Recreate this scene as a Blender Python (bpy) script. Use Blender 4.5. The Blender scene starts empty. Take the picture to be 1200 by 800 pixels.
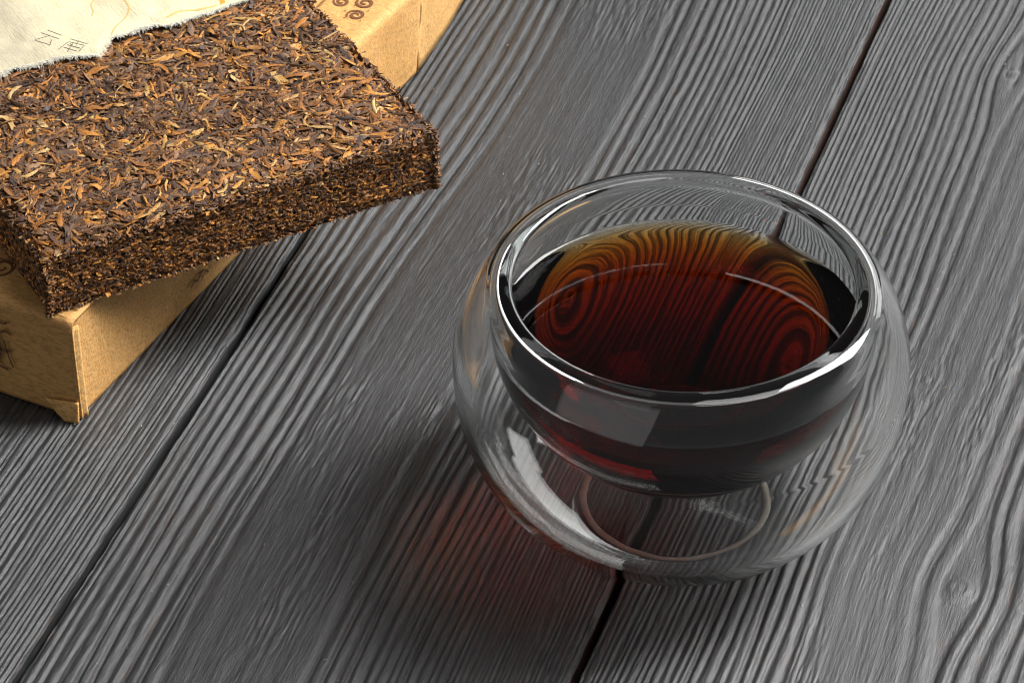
import bpy, bmesh, math
import numpy as np
from mathutils import Vector, Matrix

MM = 0.001
sc = bpy.context.scene
COL = sc.collection

# ------------------------------------------------------------------ camera
cam_d = bpy.data.cameras.new('camera'); cam_d.lens = 117.67; cam_d.sensor_width = 36.0
cam_d.clip_start = 0.01; cam_d.clip_end = 50.0
cam = bpy.data.objects.new('camera', cam_d); COL.objects.link(cam)
cam.location = (-0.03177, -0.49133, 0.43098)
cam.rotation_euler = (math.radians(90 - 38.5), 0, 0)
sc.camera = cam

# ------------------------------------------------------------------ world (dim even studio ambience)
wd = bpy.data.worlds.new('World'); sc.world = wd; wd.use_nodes = True
bg = wd.node_tree.nodes['Background']
bg.inputs['Color'].default_value = (0.97, 0.98, 1.0, 1); bg.inputs['Strength'].default_value = 0.11

# ------------------------------------------------------------------ lamps (studio softboxes)
def softbox(name, loc, target, sx, sy, power, color=(1, 1, 1), spread=180):
    l = bpy.data.lights.new(name, 'AREA'); l.shape = 'RECTANGLE'; l.size = sx; l.size_y = sy
    l.energy = power; l.color = color; l.spread = math.radians(spread)
    o = bpy.data.objects.new(name, l); COL.objects.link(o)
    o.location = loc
    d = Vector(target) - Vector(loc)
    o.rotation_euler = d.to_track_quat('-Z', 'Y').to_euler()
    return o
softbox('key_softbox', (0.588, 0.238, 0.66), (-0.02, 0.03, 0.0), 0.34, 0.66, 20.0, (1.0, 0.985, 0.965))
softbox('overhead_softbox', (0.26, 0.00, 0.90), (0.0, 0.03, 0.0), 0.36, 0.40, 2.4, (1.0, 0.99, 0.97))
softbox('fill_softbox', (-0.72, -0.80, 0.60), (0.0, 0.0, 0.03), 1.0, 0.70, 1.15, (1.0, 0.99, 0.98))
softbox('back_softbox', (0.50, 0.82, 0.20), (-0.02, 0.05, 0.02), 0.85, 0.28, 2.8, (1.0, 0.99, 0.98))

# ------------------------------------------------------------------ exposure, engine
sc.render.engine = 'CYCLES'
sc.view_settings.view_transform = 'Standard'; sc.view_settings.look = 'None'
sc.view_settings.exposure = 0.0; sc.view_settings.gamma = 1.0
sc.view_settings.use_curve_mapping = False
cy = sc.cycles
cy.max_bounces = 40; cy.transmission_bounces = 36; cy.glossy_bounces = 32; cy.diffuse_bounces = 4
cy.transparent_max_bounces = 16; cy.volume_bounces = 0
cy.caustics_refractive = True; cy.caustics_reflective = True; cy.blur_glossy = 0.3
cy.sample_clamp_indirect = 6.0
cy.filter_width = 1.05
cy.use_denoising = True
try: cy.denoiser = 'OPENIMAGEDENOISE'; cy.denoising_prefilter = 'ACCURATE'
except Exception: pass

# ------------------------------------------------------------------ helpers
rng = np.random.default_rng(7)

def hash2(ix, iy, seed):
    h = (ix.astype(np.int64) * 374761393 + iy.astype(np.int64) * 668265263 + seed * 1442695041) & 0x7fffffff
    h = ((h ^ (h >> 13)) * 1274126177) & 0x7fffffff
    h = h ^ (h >> 16)
    return (h & 0xffff) / 65535.0

def vnoise(x, y, seed=0):
    """smooth value noise in -1..1"""
    x, y = np.broadcast_arrays(np.asarray(x, float), np.asarray(y, float))
    ix = np.floor(x); iy = np.floor(y); fx = x - ix; fy = y - iy
    fx = fx * fx * fx * (fx * (fx * 6 - 15) + 10); fy = fy * fy * fy * (fy * (fy * 6 - 15) + 10)
    ix = ix.astype(np.int64); iy = iy.astype(np.int64)
    a = hash2(ix, iy, seed); b = hash2(ix + 1, iy, seed); c = hash2(ix, iy + 1, seed); d = hash2(ix + 1, iy + 1, seed)
    return ((a * (1 - fx) + b * fx) * (1 - fy) + (c * (1 - fx) + d * fx) * fy) * 2 - 1

def fbm(x, y, seed=0, oct=3):
    s = 0; a = 1.0; t = 0
    for o in range(oct):
        s = s + a * vnoise(x * 2 ** o, y * 2 ** o, seed + 17 * o); t += a; a *= 0.5
    return s / t

def sstep(a, b, x):
    t = np.clip((x - a) / (b - a), 0, 1); return t * t * (3 - 2 * t)

def mesh_np(name, verts, quads=None, tris=None, mats=(), mat_index=None, smooth=True, color=None, scalar=None):
    """fast mesh from numpy arrays (metres)"""
    me = bpy.data.meshes.new(name)
    verts = np.asarray(verts, np.float32)
    faces = []; sizes = []
    if quads is not None and len(quads): faces.append(np.asarray(quads, np.int32).ravel()); sizes.append(np.full(len(quads), 4, np.int32))
    if tris is not None and len(tris): faces.append(np.asarray(tris, np.int32).ravel()); sizes.append(np.full(len(tris), 3, np.int32))
    loops = np.concatenate(faces); sizes = np.concatenate(sizes)
    starts = np.concatenate([[0], np.cumsum(sizes)[:-1]]).astype(np.int32)
    me.vertices.add(len(verts)); me.vertices.foreach_set('co', verts.ravel())
    me.loops.add(len(loops)); me.loops.foreach_set('vertex_index', loops)
    me.polygons.add(len(sizes)); me.polygons.foreach_set('loop_start', starts); me.polygons.foreach_set('loop_total', sizes)
    for m in mats: me.materials.append(m)
    if mat_index is not None: me.polygons.foreach_set('material_index', np.asarray(mat_index, np.int32))
    me.polygons.foreach_set('use_smooth', np.full(len(sizes), smooth))
    if color is not None:
        at = me.attributes.new('tint', 'FLOAT_COLOR', 'POINT')
        c4 = np.ones((len(verts), 4), np.float32); c4[:, :3] = color
        at.data.foreach_set('color', c4.ravel())
    if scalar is not None:
        at = me.attributes.new('relief', 'FLOAT', 'POINT'); at.data.foreach_set('value', np.asarray(scalar, np.float32))
    me.update(calc_edges=True); me.validate()
    return me

def link(name, me, parent=None):
    o = bpy.data.objects.new(name, me); COL.objects.link(o)
    if parent is not None: o.parent = parent
    return o

def empty(name, loc=(0, 0, 0), rz=0.0):
    o = bpy.data.objects.new(name, None); COL.objects.link(o); o.empty_display_size = 0.02
    o.location = loc; o.rotation_euler = (0, 0, rz); return o

def tag(o, label=None, cat=None, kind=None):
    if label: o['label'] = label
    if cat: o['category'] = cat
    if kind: o['kind'] = kind
    return o

def grid_quads(r, c, off=0):
    i = np.arange(r - 1)[:, None] * c + np.arange(c - 1)[None, :] + off
    return np.stack([i, i + 1, i + c + 1, i + c], -1).reshape(-1, 4)

class NT:
    """tiny node builder"""
    def __init__(s, name):
        s.m = bpy.data.materials.new(name); s.m.use_nodes = True; s.t = s.m.node_tree
        s.b = s.t.nodes.get('Principled BSDF'); s.out = s.t.nodes.get('Material Output')
    def n(s, typ, **kw):
        nd = s.t.nodes.new(typ)
        for k, v in kw.items(): setattr(nd, k, v)
        return nd
    def l(s, a, b): s.t.links.new(a, b)
    def coord(s, scale=(1, 1, 1), rot=(0, 0, 0)):
        tc = s.n('ShaderNodeTexCoord'); mp = s.n('ShaderNodeMapping')
        mp.inputs['Scale'].default_value = scale; mp.inputs['Rotation'].default_value = rot
        s.l(tc.outputs['Object'], mp.inputs['Vector']); return mp.outputs['Vector']
    def noise(s, vec, scale, detail=3, rough=0.55, dist=0.0):
        nd = s.n('ShaderNodeTexNoise'); nd.inputs['Scale'].default_value = scale; nd.inputs['Detail'].default_value = detail
        nd.inputs['Roughness'].default_value = rough; nd.inputs['Distortion'].default_value = dist
        s.l(vec, nd.inputs['Vector']); return nd.outputs['Fac']
    def ramp(s, fac, stops):
        nd = s.n('ShaderNodeValToRGB'); cr = nd.color_ramp
        while len(cr.elements) < len(stops): cr.elements.new(0.5)
        for e, (p, c) in zip(cr.elements, stops):
            e.position = p; e.color = (c, c, c, 1) if not isinstance(c, tuple) else (*c, 1)
        s.l(fac, nd.inputs['Fac']); return nd.outputs['Color']
    def mix(s, fac, a, b, blend='MIX'):
        nd = s.n('ShaderNodeMix', data_type='RGBA', blend_type=blend)
        for sock, v in ((nd.inputs[0], fac), (nd.inputs[6], a), (nd.inputs[7], b)):
            if isinstance(v, (int, float)): sock.default_value = v
            elif isinstance(v, tuple): sock.default_value = (*v, 1)
            else: s.l(v, sock)
        return nd.outputs[2]
    def math(s, op, a, b=None, clamp=False):
        nd = s.n('ShaderNodeMath', operation=op, use_clamp=clamp)
        for sock, v in ((nd.inputs[0], a), (nd.inputs[1], b)):
            if v is None: continue
            if isinstance(v, (int, float)): sock.default_value = v
            else: s.l(v, sock)
        return nd.outputs[0]
    def bump(s, height, strength, dist, prev=None):
        nd = s.n('ShaderNodeBump'); nd.inputs['Strength'].default_value = strength; nd.inputs['Distance'].default_value = dist
        s.l(height, nd.inputs['Height'])
        if prev is not None: s.l(prev, nd.inputs['Normal'])
        return nd.outputs['Normal']
    def set(s, **kw):
        for k, v in kw.items():
            sock = s.b.inputs[k.replace('_', ' ')]
            if isinstance(v, (int, float)): sock.default_value = v
            elif isinstance(v, tuple): sock.default_value = (*v, 1) if len(v) == 3 else v
            else: s.l(v, sock)

# ------------------------------------------------------------------ materials
def mat_wood():
    k = NT('charcoal_painted_wood')
    rel = k.n('ShaderNodeAttribute', attribute_name='relief').outputs['Fac']
    v1 = k.coord((1, 0.10, 1)); v2 = k.coord((1, 0.35, 1)); v0 = k.coord()
    grain = k.noise(v1, 2600, 3, 0.6); speck = k.noise(v0, 5200, 2, 0.7); big = k.noise(v2, 40, 3, 0.5); mid = k.noise(v2, 300, 3, 0.6)
    base = k.mix(k.ramp(big, [(0.3, 0.0), (0.7, 1.0)]), (0.018, 0.019, 0.0205), (0.034, 0.0352, 0.0378))
    base = k.mix(k.math('MULTIPLY', k.ramp(grain, [(0.35, 0.0), (0.7, 1.0)]), 0.75), base, (0.068, 0.0695, 0.072))
    # paint rubbed thin in a few grooves: bare brown wood
    worn = k.math('MULTIPLY', k.ramp(rel, [(0.05, 1.0), (0.35, 0.0)]), k.ramp(mid, [(0.55, 0.0), (0.72, 0.45)]))
    base = k.mix(worn, base, (0.060, 0.030, 0.020))
    grit = k.ramp(speck, [(0.66, 0.0), (0.72, 1.0)])
    base = k.mix(k.math('MULTIPLY', grit, 0.35), base, (0.22, 0.21, 0.20))
    rough = k.math('ADD', k.math('MULTIPLY', k.noise(v2, 900, 3, 0.6), 0.26), 0.24)
    n0 = k.bump(k.noise(k.coord((1, 0.06, 1)), 1500, 3, 0.6), 0.35, 0.00035)
    n1 = k.bump(k.noise(v1, 3600, 4, 0.65), 0.6, 0.00022, n0)
    n2 = k.bump(k.noise(k.coord((1, 0.5, 1)), 4200, 3, 0.75), 0.5, 0.00016, n1)
    k.set(Base_Color=base, Roughness=rough, Normal=n2)
    k.b.inputs['Specular IOR Level'].default_value = 0.5
    return k.m

def mat_rawwood():
    k = NT('raw_brown_wood_edge')
    v = k.coord((1, 0.1, 1)); n = k.noise(v, 900, 4, 0.6)
    k.set(Base_Color=k.ramp(n, [(0.3, (0.012, 0.006, 0.004)), (0.7, (0.07, 0.026, 0.014))]), Roughness=0.8)
    return k.m

def mat_leaf(objcol):
    k = NT('tea_leaf_single' if objcol else 'tea_leaf_mass')
    if objcol: c = k.n('ShaderNodeObjectInfo').outputs['Color']
    else: c = k.n('ShaderNodeAttribute', attribute_name='tint').outputs['Color']
    v = k.coord(); n = k.noise(v, 2600, 3, 0.6); n2 = k.noise(v, 900, 2, 0.5)
    c = k.mix(k.math('MULTIPLY', k.ramp(n, [(0.35, 1.0), (0.6, 0.0)]), 0.40), c, (0.035, 0.018, 0.012))
    c = k.mix(k.math('MULTIPLY', k.ramp(n2, [(0.55, 0.0), (0.75, 1.0)]), 0.3), c, (0.33, 0.17, 0.06))
    k.set(Base_Color=c, Roughness=k.math('ADD', k.math('MULTIPLY', n2, 0.35), 0.30), Normal=k.bump(n, 0.6, 0.00025))
    k.b.inputs['Specular IOR Level'].default_value = 0.22
    return k.m

def mat_core():
    k = NT('pressed_tea_core')
    v = k.coord(); n = k.noise(v, 1500, 4, 0.7)
    k.set(Base_Color=k.ramp(n, [(0.3, (0.02, 0.011, 0.007)), (0.55, (0.07, 0.035, 0.018)), (0.75, (0.19, 0.09, 0.032))]), Roughness=0.75,
          Normal=k.bump(n, 1.0, 0.0008))
    return k.m

def mat_kraft(name, a, b, rot=0.0):
    k = NT(name)
    v0 = k.coord(); vs = k.coord((1, 0.18, 0.6), (0, 0, rot)); vt = k.coord((0.2, 1, 1), (0.4, 0.3, rot + 0.7))
    big = k.noise(v0, 60, 3, 0.5); f1 = k.noise(vs, 2600, 4, 0.7); f2 = k.noise(vt, 3000, 4, 0.7); fl = k.noise(v0, 1500, 2, 0.5)
    c = k.mix(k.ramp(big, [(0.3, 0.0), (0.7, 1.0)]), a, b)
    c = k.mix(k.math('MULTIPLY', k.ramp(f1, [(0.45, 0.0), (0.64, 1.0)]), 0.6), c, (0.27, 0.145, 0.045))
    c = k.mix(k.math('MULTIPLY', k.ramp(f2, [(0.50, 0.0), (0.68, 1.0)]), 0.5), c, (0.72, 0.48, 0.18))
    c = k.mix(k.math('MULTIPLY', k.ramp(fl, [(0.62, 0.0), (0.75, 1.0)]), 0.35), c, (0.24, 0.12, 0.04))
    nn = k.bump(f1, 0.35, 0.0003); nn = k.bump(f2, 0.35, 0.0003, nn); nn = k.bump(k.noise(v0, 110, 4, 0.6), 0.45, 0.0020, nn)
    k.set(Base_Color=c, Roughness=0.72, Normal=nn)
    return k.m

def mat_paper():
    k = NT('fibrous_rice_paper')
    v0 = k.coord(); va = k.coord((1, 0.15, 1), (0, 0, 0.5)); vb = k.coord((0.15, 1, 1), (0, 0, 0.2))
    f1 = k.noise(va, 2400, 4, 0.75); f2 = k.noise(vb, 2400, 4, 0.75); big = k.noise(v0, 45, 3, 0.5); bl = k.noise(v0, 900, 3, 0.6)
    c = k.mix(k.ramp(big, [(0.35, 0.0), (0.7, 1.0)]), (0.68, 0.60, 0.39), (0.76, 0.67, 0.43))
    c = k.mix(k.math('MULTIPLY', k.ramp(bl, [(0.6, 0.0), (0.75, 1.0)]), 0.4), c, (0.74, 0.56, 0.26))
    c = k.mix(k.math('MULTIPLY', k.ramp(f1, [(0.5, 0.0), (0.7, 1.0)]), 0.30), c, (0.50, 0.46, 0.36))
    c = k.mix(k.math('MULTIPLY', k.ramp(f2, [(0.5, 0.0), (0.7, 1.0)]), 0.30), c, (0.86, 0.84, 0.74))
    # greyish ink smudge on the left of the sheet
    geo = k.n('ShaderNodeTexCoord').outputs['Object']; sx = k.n('ShaderNodeSeparateXYZ'); k.l(geo, sx.inputs[0])
    d = k.math('ADD', sx.outputs[0], k.math('MULTIPLY', k.noise(v0, 150, 3, 0.6), 0.010))
    mk = k.ramp(k.math('MULTIPLY', k.math('SUBTRACT', d, 0.032), 60.0), [(0.05, 1.0), (0.50, 0.0)])
    c = k.mix(k.math('MULTIPLY', mk, k.math('MULTIPLY', f1, 0.9)), c, (0.34, 0.31, 0.25))
    nn = k.bump(f1, 0.5, 0.0004); nn = k.bump(f2, 0.5, 0.0004, nn)
    k.set(Base_Color=c, Roughness=0.85, Normal=nn)
    return k.m

def mat_plain(name, col, rough=0.7, var=0.3):
    k = NT(name); n = k.noise(k.coord(), 1800, 3, 0.6)
    c2 = tuple(x * (1 - var) for x in col)
    k.set(Base_Color=k.mix(n, col, c2), Roughness=rough); return k.m

def mat_glass(name, rough=0.0):
    k = NT(name); k.t.nodes.remove(k.b)
    g = k.n('ShaderNodeBsdfGlass'); g.inputs['IOR'].default_value = 1.47; g.inputs['Roughness'].default_value = rough
    g.inputs['Color'].default_value = (0.985, 0.99, 0.988, 1)
    if rough == 0.0:   # faint unevenness of hand-blown glass
        b = k.bump(k.noise(k.coord(), 60, 2, 0.5), 0.12, 0.0007); k.l(b, g.inputs['Normal'])
    k.l(g.outputs[0], k.out.inputs['Surface']); return k.m

def mat_tea():
    k = NT('brewed_dark_tea'); k.t.nodes.remove(k.b)
    g = k.n('ShaderNodeBsdfGlass'); g.inputs['Roughness'].default_value = 0.0; g.inputs['Color'].default_value = (1, 1, 1, 1)
    # free surface meets air (1.333); everywhere else the liquid touches glass (1.333 / 1.47)
    a = k.n('ShaderNodeAttribute', attribute_name='relief').outputs['Fac']
    ior = k.math('ADD', k.math('MULTIPLY', a, 1.333 - 1.333 / 1.47), 1.333 / 1.47)
    k.l(ior, g.inputs['IOR']); k.l(g.outputs[0], k.out.inputs['Surface'])
    v = k.n('ShaderNodeVolumeAbsorption'); v.inputs['Color'].default_value = (0.872, 0.60, 0.03, 1); v.inputs['Density'].default_value = 580
    k.l(v.outputs[0], k.out.inputs['Volume'])
    return k.m

M_WOOD = mat_wood(); M_RAW = mat_rawwood()
M_LEAF = mat_leaf(True); M_LEAFM = mat_leaf(False); M_CORE = mat_core()
M_KRAFT = mat_kraft('kraft_paper', (0.67, 0.345, 0.105), (0.75, 0.41, 0.14), 0.5)
M_KRAFT2 = mat_kraft('kraft_paper_flap', (0.70, 0.385, 0.125), (0.77, 0.445, 0.16), 0.9)
M_PAPER = mat_paper()
M_FIBRE = mat_plain('white_paper_fibre', (0.80, 0.77, 0.66), 0.9, 0.15)
M_GOLD = mat_plain('golden_straw_fibre', (0.74, 0.50, 0.16), 0.7, 0.2)
M_ORANGE = mat_plain('orange_straw_fibre', (0.75, 0.33, 0.03), 0.6, 0.2)
M_INK = mat_plain('faded_black_ink', (0.20, 0.18, 0.14), 0.8, 0.4)
M_INKB = mat_plain('brown_ink', (0.22, 0.085, 0.030), 0.8, 0.4)
M_INKD = mat_plain('dark_ink', (0.20, 0.105, 0.04), 0.8, 0.4)
M_GLASS = mat_glass('clear_blown_glass'); M_FROST = mat_plain('ground_glass_foot', (0.62, 0.56, 0.48), 0.5, 0.5); M_FROST.node_tree.nodes['Principled BSDF'].inputs['Transmission Weight'].default_value = 0.15
M_TEA = mat_tea()
M_DUSTM = mat_leaf(False); M_DUSTM.name = 'pale_dust'

# ------------------------------------------------------------------ table top of planks
WANG = math.radians(18.7)     # grain runs this far clockwise from +y
table = tag(empty('table_top', (0, 0, 0), -WANG), 'charcoal painted brushed wooden table top of wide planks', None, 'structure')

def axis_n(a, b, step):
    return np.linspace(a, b, int(round((b - a) / step)) + 1)

def plank(n0, n1, dens, amp, seed, sides=(1, 1), knots=(), step=0.20, vis=(-100, 215), drop=0.0, crack=0.10, plateau=0.28):
    """plank in table coordinates: x across the grain, y along it (millimetres here)"""
    n = axis_n(n0, n1, step)
    s = np.concatenate([np.arange(-260, vis[0], 4.0), np.arange(vis[0], vis[1], 0.8), np.arange(vis[1], 421, 4.0)])
    Nn, Ss = np.meshgrid(n, s)
    W = n1 - n0
    warp = 2.6 * vnoise(Nn / 60, Ss / 130, seed) + 0.6 * vnoise(Nn / 16, Ss / 60, seed + 1) + 0.13 * vnoise(Nn / 4, Ss / 20, seed + 2) + 0.07 * vnoise(Nn / 1.0, Ss / 1.8, seed + 3)
    edge_ease = sstep(0, 10, Nn - n0) * sstep(0, 10, n1 - Nn)
    x = Nn + warp * (0.35 + 0.65 * edge_ease)
    calm = np.ones_like(x)
    for (kn, ks, kr, push, ln) in knots:
        dn = Nn - kn; ds = Ss - ks
        fall = np.exp(-(ds / ln) ** 2)
        x = x - push * np.tanh(dn / (kr * 0.9)) * fall * np.exp(-np.abs(dn) / (kr * 5.0))
    xs = np.linspace(n0 - 20, n1 + 20, 3000)
    d = np.interp(xs, [n0 + p for p, _ in dens], [v for _, v in dens])
    ph = np.concatenate([[0], np.cumsum((d[1:] + d[:-1]) / 2 * np.diff(xs))])
    phi = np.interp(x, xs, ph)
    phi = phi + 0.30 * vnoise(phi * 0.8, Ss / 160, seed + 4) + 0.12 * vnoise(phi * 1.9, Ss / 60, seed + 6)
    A = np.interp(x, [n0 + p for p, _ in amp], [v for _, v in amp])
    ring = np.floor(phi)
    rv = hash2(ring.astype(np.int64), np.zeros_like(ring, np.int64), seed + 5)
    jit = (rv - 0.5) * 0.25
    c = 0.5 + 0.5 * np.cos(2 * np.pi * (phi + 0.0)); 
    lo = plateau * (0.6 + 0.8 * rv)
    ridge = 0.55 * c + 0.45 * sstep(lo * 0.4, lo * 0.5 + 0.5, c)
    along = 0.75 + 0.45 * vnoise(ring * 1.7, Ss / 30, seed + 7)
    h = 1.75 * A * (0.65 + 0.7 * rv) * np.clip(along, 0.25, 1.2) * (ridge - 1.0)
    for (kn, ks, kr, push, ln) in knots:
        dn = Nn - kn; ds = (Ss - ks) / 1.25; r = np.hypot(dn, ds)
        kh = 0.16 * (0.5 + 0.5 * np.cos(2 * np.pi * r / (kr * 0.55))) - 0.25 * np.exp(-((r - kr) / (0.18 * kr)) ** 2) + 0.15 * np.exp(-(r / (0.35 * kr)) ** 2)
        w = sstep(kr * 1.35, kr * 0.9, r)
        h = h * (1 - w) + kh * w - 0.05 * w
    patch = sstep(-0.05, 0.5, vnoise(x / 9, Ss / 42, seed + 11) + 0.35 * vnoise(x / 2.5, Ss / 14, seed + 12))
    tear = vnoise(x / 0.46 + 0.3 * vnoise(x / 3, Ss / 8, seed + 20), Ss / 5.5, seed + 13) + 0.5 * vnoise(x / 0.55, Ss / 1.7, seed + 14)
    crumb = vnoise(x / 0.5, Ss / 1.3, seed + 17)
    h = h + crack * (0.12 + 0.85 * patch * (1 - 0.6 * sstep(0.15, 0.35, A))) * tear + 0.055 * ridge * sstep(0.15, 0.35, A) * crumb * 0.65
    h = h + 0.045 * vnoise(x / 0.55, Ss / 12, seed + 15) + 0.10 * vnoise(Nn / 14, Ss / 40, seed + 16)
    # worn, slightly chipped arrises
    chip = 0.9 + 0.8 * np.clip(vnoise(Ss / 6, 0 * Ss, seed + 30), -0.5, 1) + 0.5 * np.clip(vnoise(Ss / 1.8, 0 * Ss + 3, seed + 31), 0, 1)
    de = np.minimum(Nn - n0, n1 - Nn)
    h = h - 0.9 * np.clip(1 - de / chip, 0, 1) ** 2
    relief = np.clip(1 + h / 0.6, 0, 1)
    z = h - drop
    wob = 0.10 * vnoise(Ss / 7, 0 * Ss + 9, seed + 40) + 0.07 * vnoise(Ss / 2.2, 0 * Ss + 5, seed + 41)
    Xo = Nn + wob * np.clip(1 - de / 2.5, 0, 1)
    r, cc = Xo.shape
    top = np.stack([Xo, Ss, z], -1).reshape(-1, 3)
    q = grid_quads(r, cc); nt = len(q)
    # sides and ends down to the underside
    def skirt(idx, flip):
        base = top[idx].copy(); base[:, 2] = -18.0
        return base, flip
    vs = [top]; qs = [q]; off = len(top); mi = [np.zeros(nt, int)]
    for idx, flip, m in ((np.arange(r) * cc, False, sides[0]), (np.arange(r) * cc + cc - 1, True, sides[1]), (np.arange(cc), True, 0), (np.arange(cc) + (r - 1) * cc, False, 0)):
        up = top[idx].copy(); dn_ = up.copy(); dn_[:, 2] = -18.0
        k = len(idx); vs += [up, dn_]
        a = np.arange(k - 1) + off
        f = np.stack([a, a + 1, a + 1 + k, a + k], -1)
        qs.append(f[:, ::-1] if flip else f); mi.append(np.full(k - 1, m)); off += 2 * k
    V = np.concatenate(vs) * MM; Q = np.concatenate(qs)
    sca = np.concatenate([relief.ravel(), np.ones(len(V) - r * cc)])
    me = mesh_np('plank', V, Q, mats=(M_WOOD, M_RAW), mat_index=np.concatenate(mi), scalar=sca)
    return link('plank', me, table)

GL, GR, PW = -100.8, -3.65, 97.15
g = 0.75
plank(GL - PW + g, GL - 0.7, [(-20, 0.7), (40, 0.72), (97, 0.80), (120, 0.8)], [(-20, 0.30), (97, 0.30)], 101, sides=(0, 0), drop=-0.25, crack=0.05)
plank(GL + 0.6, GR - g, [(-20, 0.7), (4, 0.50), (10, 0.34), (20, 0.34), (26, 0.20), (36, 0.12), (47, 0.16), (54, 0.42), (64, 0.46), (74, 0.62), (80, 1.1), (97, 1.15), (120, 1.1)],
      [(-20, 0.5), (2, 0.50), (20, 0.60), (24, 0.30), (28, 0.05), (46, 0.05), (51, 0.40), (60, 0.45), (72, 0.38), (79, 0.15), (97, 0.13)], 202, sides=(0, 1), crack=0.16)
plank(GR + g, GR + PW - g, [(-20, 0.85), (10, 0.75), (22, 0.50), (32, 0.38), (42, 0.22), (56, 0.18), (66, 0.28), (97, 0.34), (120, 0.35)],
      [(-20, 0.21), (18, 0.32), (30, 0.42), (36, 0.26), (42, 0.06), (55, 0.08), (62, 0.38), (97, 0.42)], 303,
      knots=((58.0, -6.0, 3.0, 4.5, 16.0), (37.7, 52.8, 1.3, 1.8, 8.0), (31.0, 168.0, 1.6, 3.2, 16.0)), crack=0.15, plateau=0.22)
plank(GL - 2 * PW + g, GL - PW - g, [(-20, 0.5), (120, 0.6)], [(-20, 0.3), (97, 0.35)], 404, step=0.6, vis=(0, 5))
plank(GR + PW + g, GR + 2 * PW - g, [(-20, 0.4), (60, 0.3), (120, 0.6)], [(-20, 0.35), (97, 0.35)], 505, step=0.6, vis=(0, 5))
bm = bmesh.new(); bmesh.ops.create_cube(bm, size=1.0, matrix=Matrix.Translation((-0.052, 0.08, -0.024)) @ Matrix.Diagonal((0.49, 0.684, 0.010, 1)))
me = bpy.data.meshes.new('backing_board'); bm.to_mesh(me); bm.free(); me.materials.append(M_RAW); link('backing_board', me, table)

# ------------------------------------------------------------------ double-walled glass cup
SEG = 224
def lathe(name, prof, mat, parent, flip=False, scalar=None, close_first=False):
    """prof: list of (r, z, nr, nz) in mm; analytic normals so that separate walls join smoothly"""
    prof = np.array(prof, float); k = len(prof)
    th = np.arange(SEG) * 2 * np.pi / SEG
    V = np.stack([prof[:, 0][:, None] * np.cos(th), prof[:, 0][:, None] * np.sin(th), np.repeat(prof[:, 1][:, None], SEG, 1)], -1)
    Nn = np.stack([prof[:, 2][:, None] * np.cos(th), prof[:, 2][:, None] * np.sin(th), np.repeat(prof[:, 3][:, None], SEG, 1)], -1)
    i = np.arange(k - 1)[:, None] * SEG; j = np.arange(SEG)[None]; j2 = (j + 1) % SEG
    Q = np.stack([i + j, i + j2, i + SEG + j2, i + SEG + j], -1).reshape(-1, 4)
    me = mesh_np(name, V.reshape(-1, 3) * MM, Q, mats=(mat,), scalar=None if scalar is None else np.repeat(scalar, SEG))
    # orient faces to the wanted normals
    nv = Nn.reshape(-1, 3)
    p = me.polygons[len(me.polygons) // 2]
    if Vector(nv[p.vertices[0]]).dot(p.normal) < 0: me.flip_normals()
    me.normals_split_custom_set_from_vertices([tuple(x) for x in nv])
    return link(name, me, parent)

def with_normals(pts, side):
    """side=+1: normal to the right of travel"""
    p = np.array(pts, float); t = np.gradient(p, axis=0); t /= np.linalg.norm(t, axis=1)[:, None] + 1e-12
    nn = np.stack([t[:, 1], -t[:, 0]], -1) * side
    return np.concatenate([p, nn], 1)

ZC, AO, CU, CL_ = 36.5, 43.0, 32.5, 39.5
def outer_r(z, off=0.0):
    c = np.where(z >= ZC, CU, CL_); t = (z - ZC) / (c - off)
    return (AO - off) * np.sqrt(np.clip(1 - t * t, 0, 1))
BZ, BA, BC = 46.5, 35.7, 32.5
def sup(a, c, zc, ang, p=2.3):  # superellipse, fuller than an ellipse
    a_ = np.radians(ang); cs, sn = np.cos(a_), np.sin(a_)
    return np.stack([a * np.abs(cs) ** (2 / p), zc + c * np.sign(sn) * np.abs(sn) ** (2 / p)], -1)
def ell(a, c, zc, ang):  # ang from -90 (bottom) upward, degrees
    a_ = np.radians(ang); return np.stack([a * np.cos(a_), zc + c * np.sin(a_)], -1)

# one continuous section for the exterior: foot centre -> outside wall -> rim -> bowl inside
low = sup(AO, CL_, ZC, np.linspace(-65.8, 0, 90)); up_ = ell(AO, CU, ZC, np.linspace(0, 31.0, 45)[1:])
foot = np.array([[0.02, 0.42], [6, 0.40], [12, 0.32], [15.5, 0.18], [16.8, 0.08], [17.5, 0.02], [18.2, 0.0], [19.0, 0.01]])
rim_in = np.concatenate([ell(BA - 1.4, 17.6, BZ, np.linspace(20.0, 0, 40)), sup(BA - 1.4, BC - 1.4, BZ, np.linspace(0, -90, 140)[1:], 2.06)])
a0, a1 = up_[-1], rim_in[0]
print('rim join', a0, a1, 'foot join', low[0])
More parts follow.
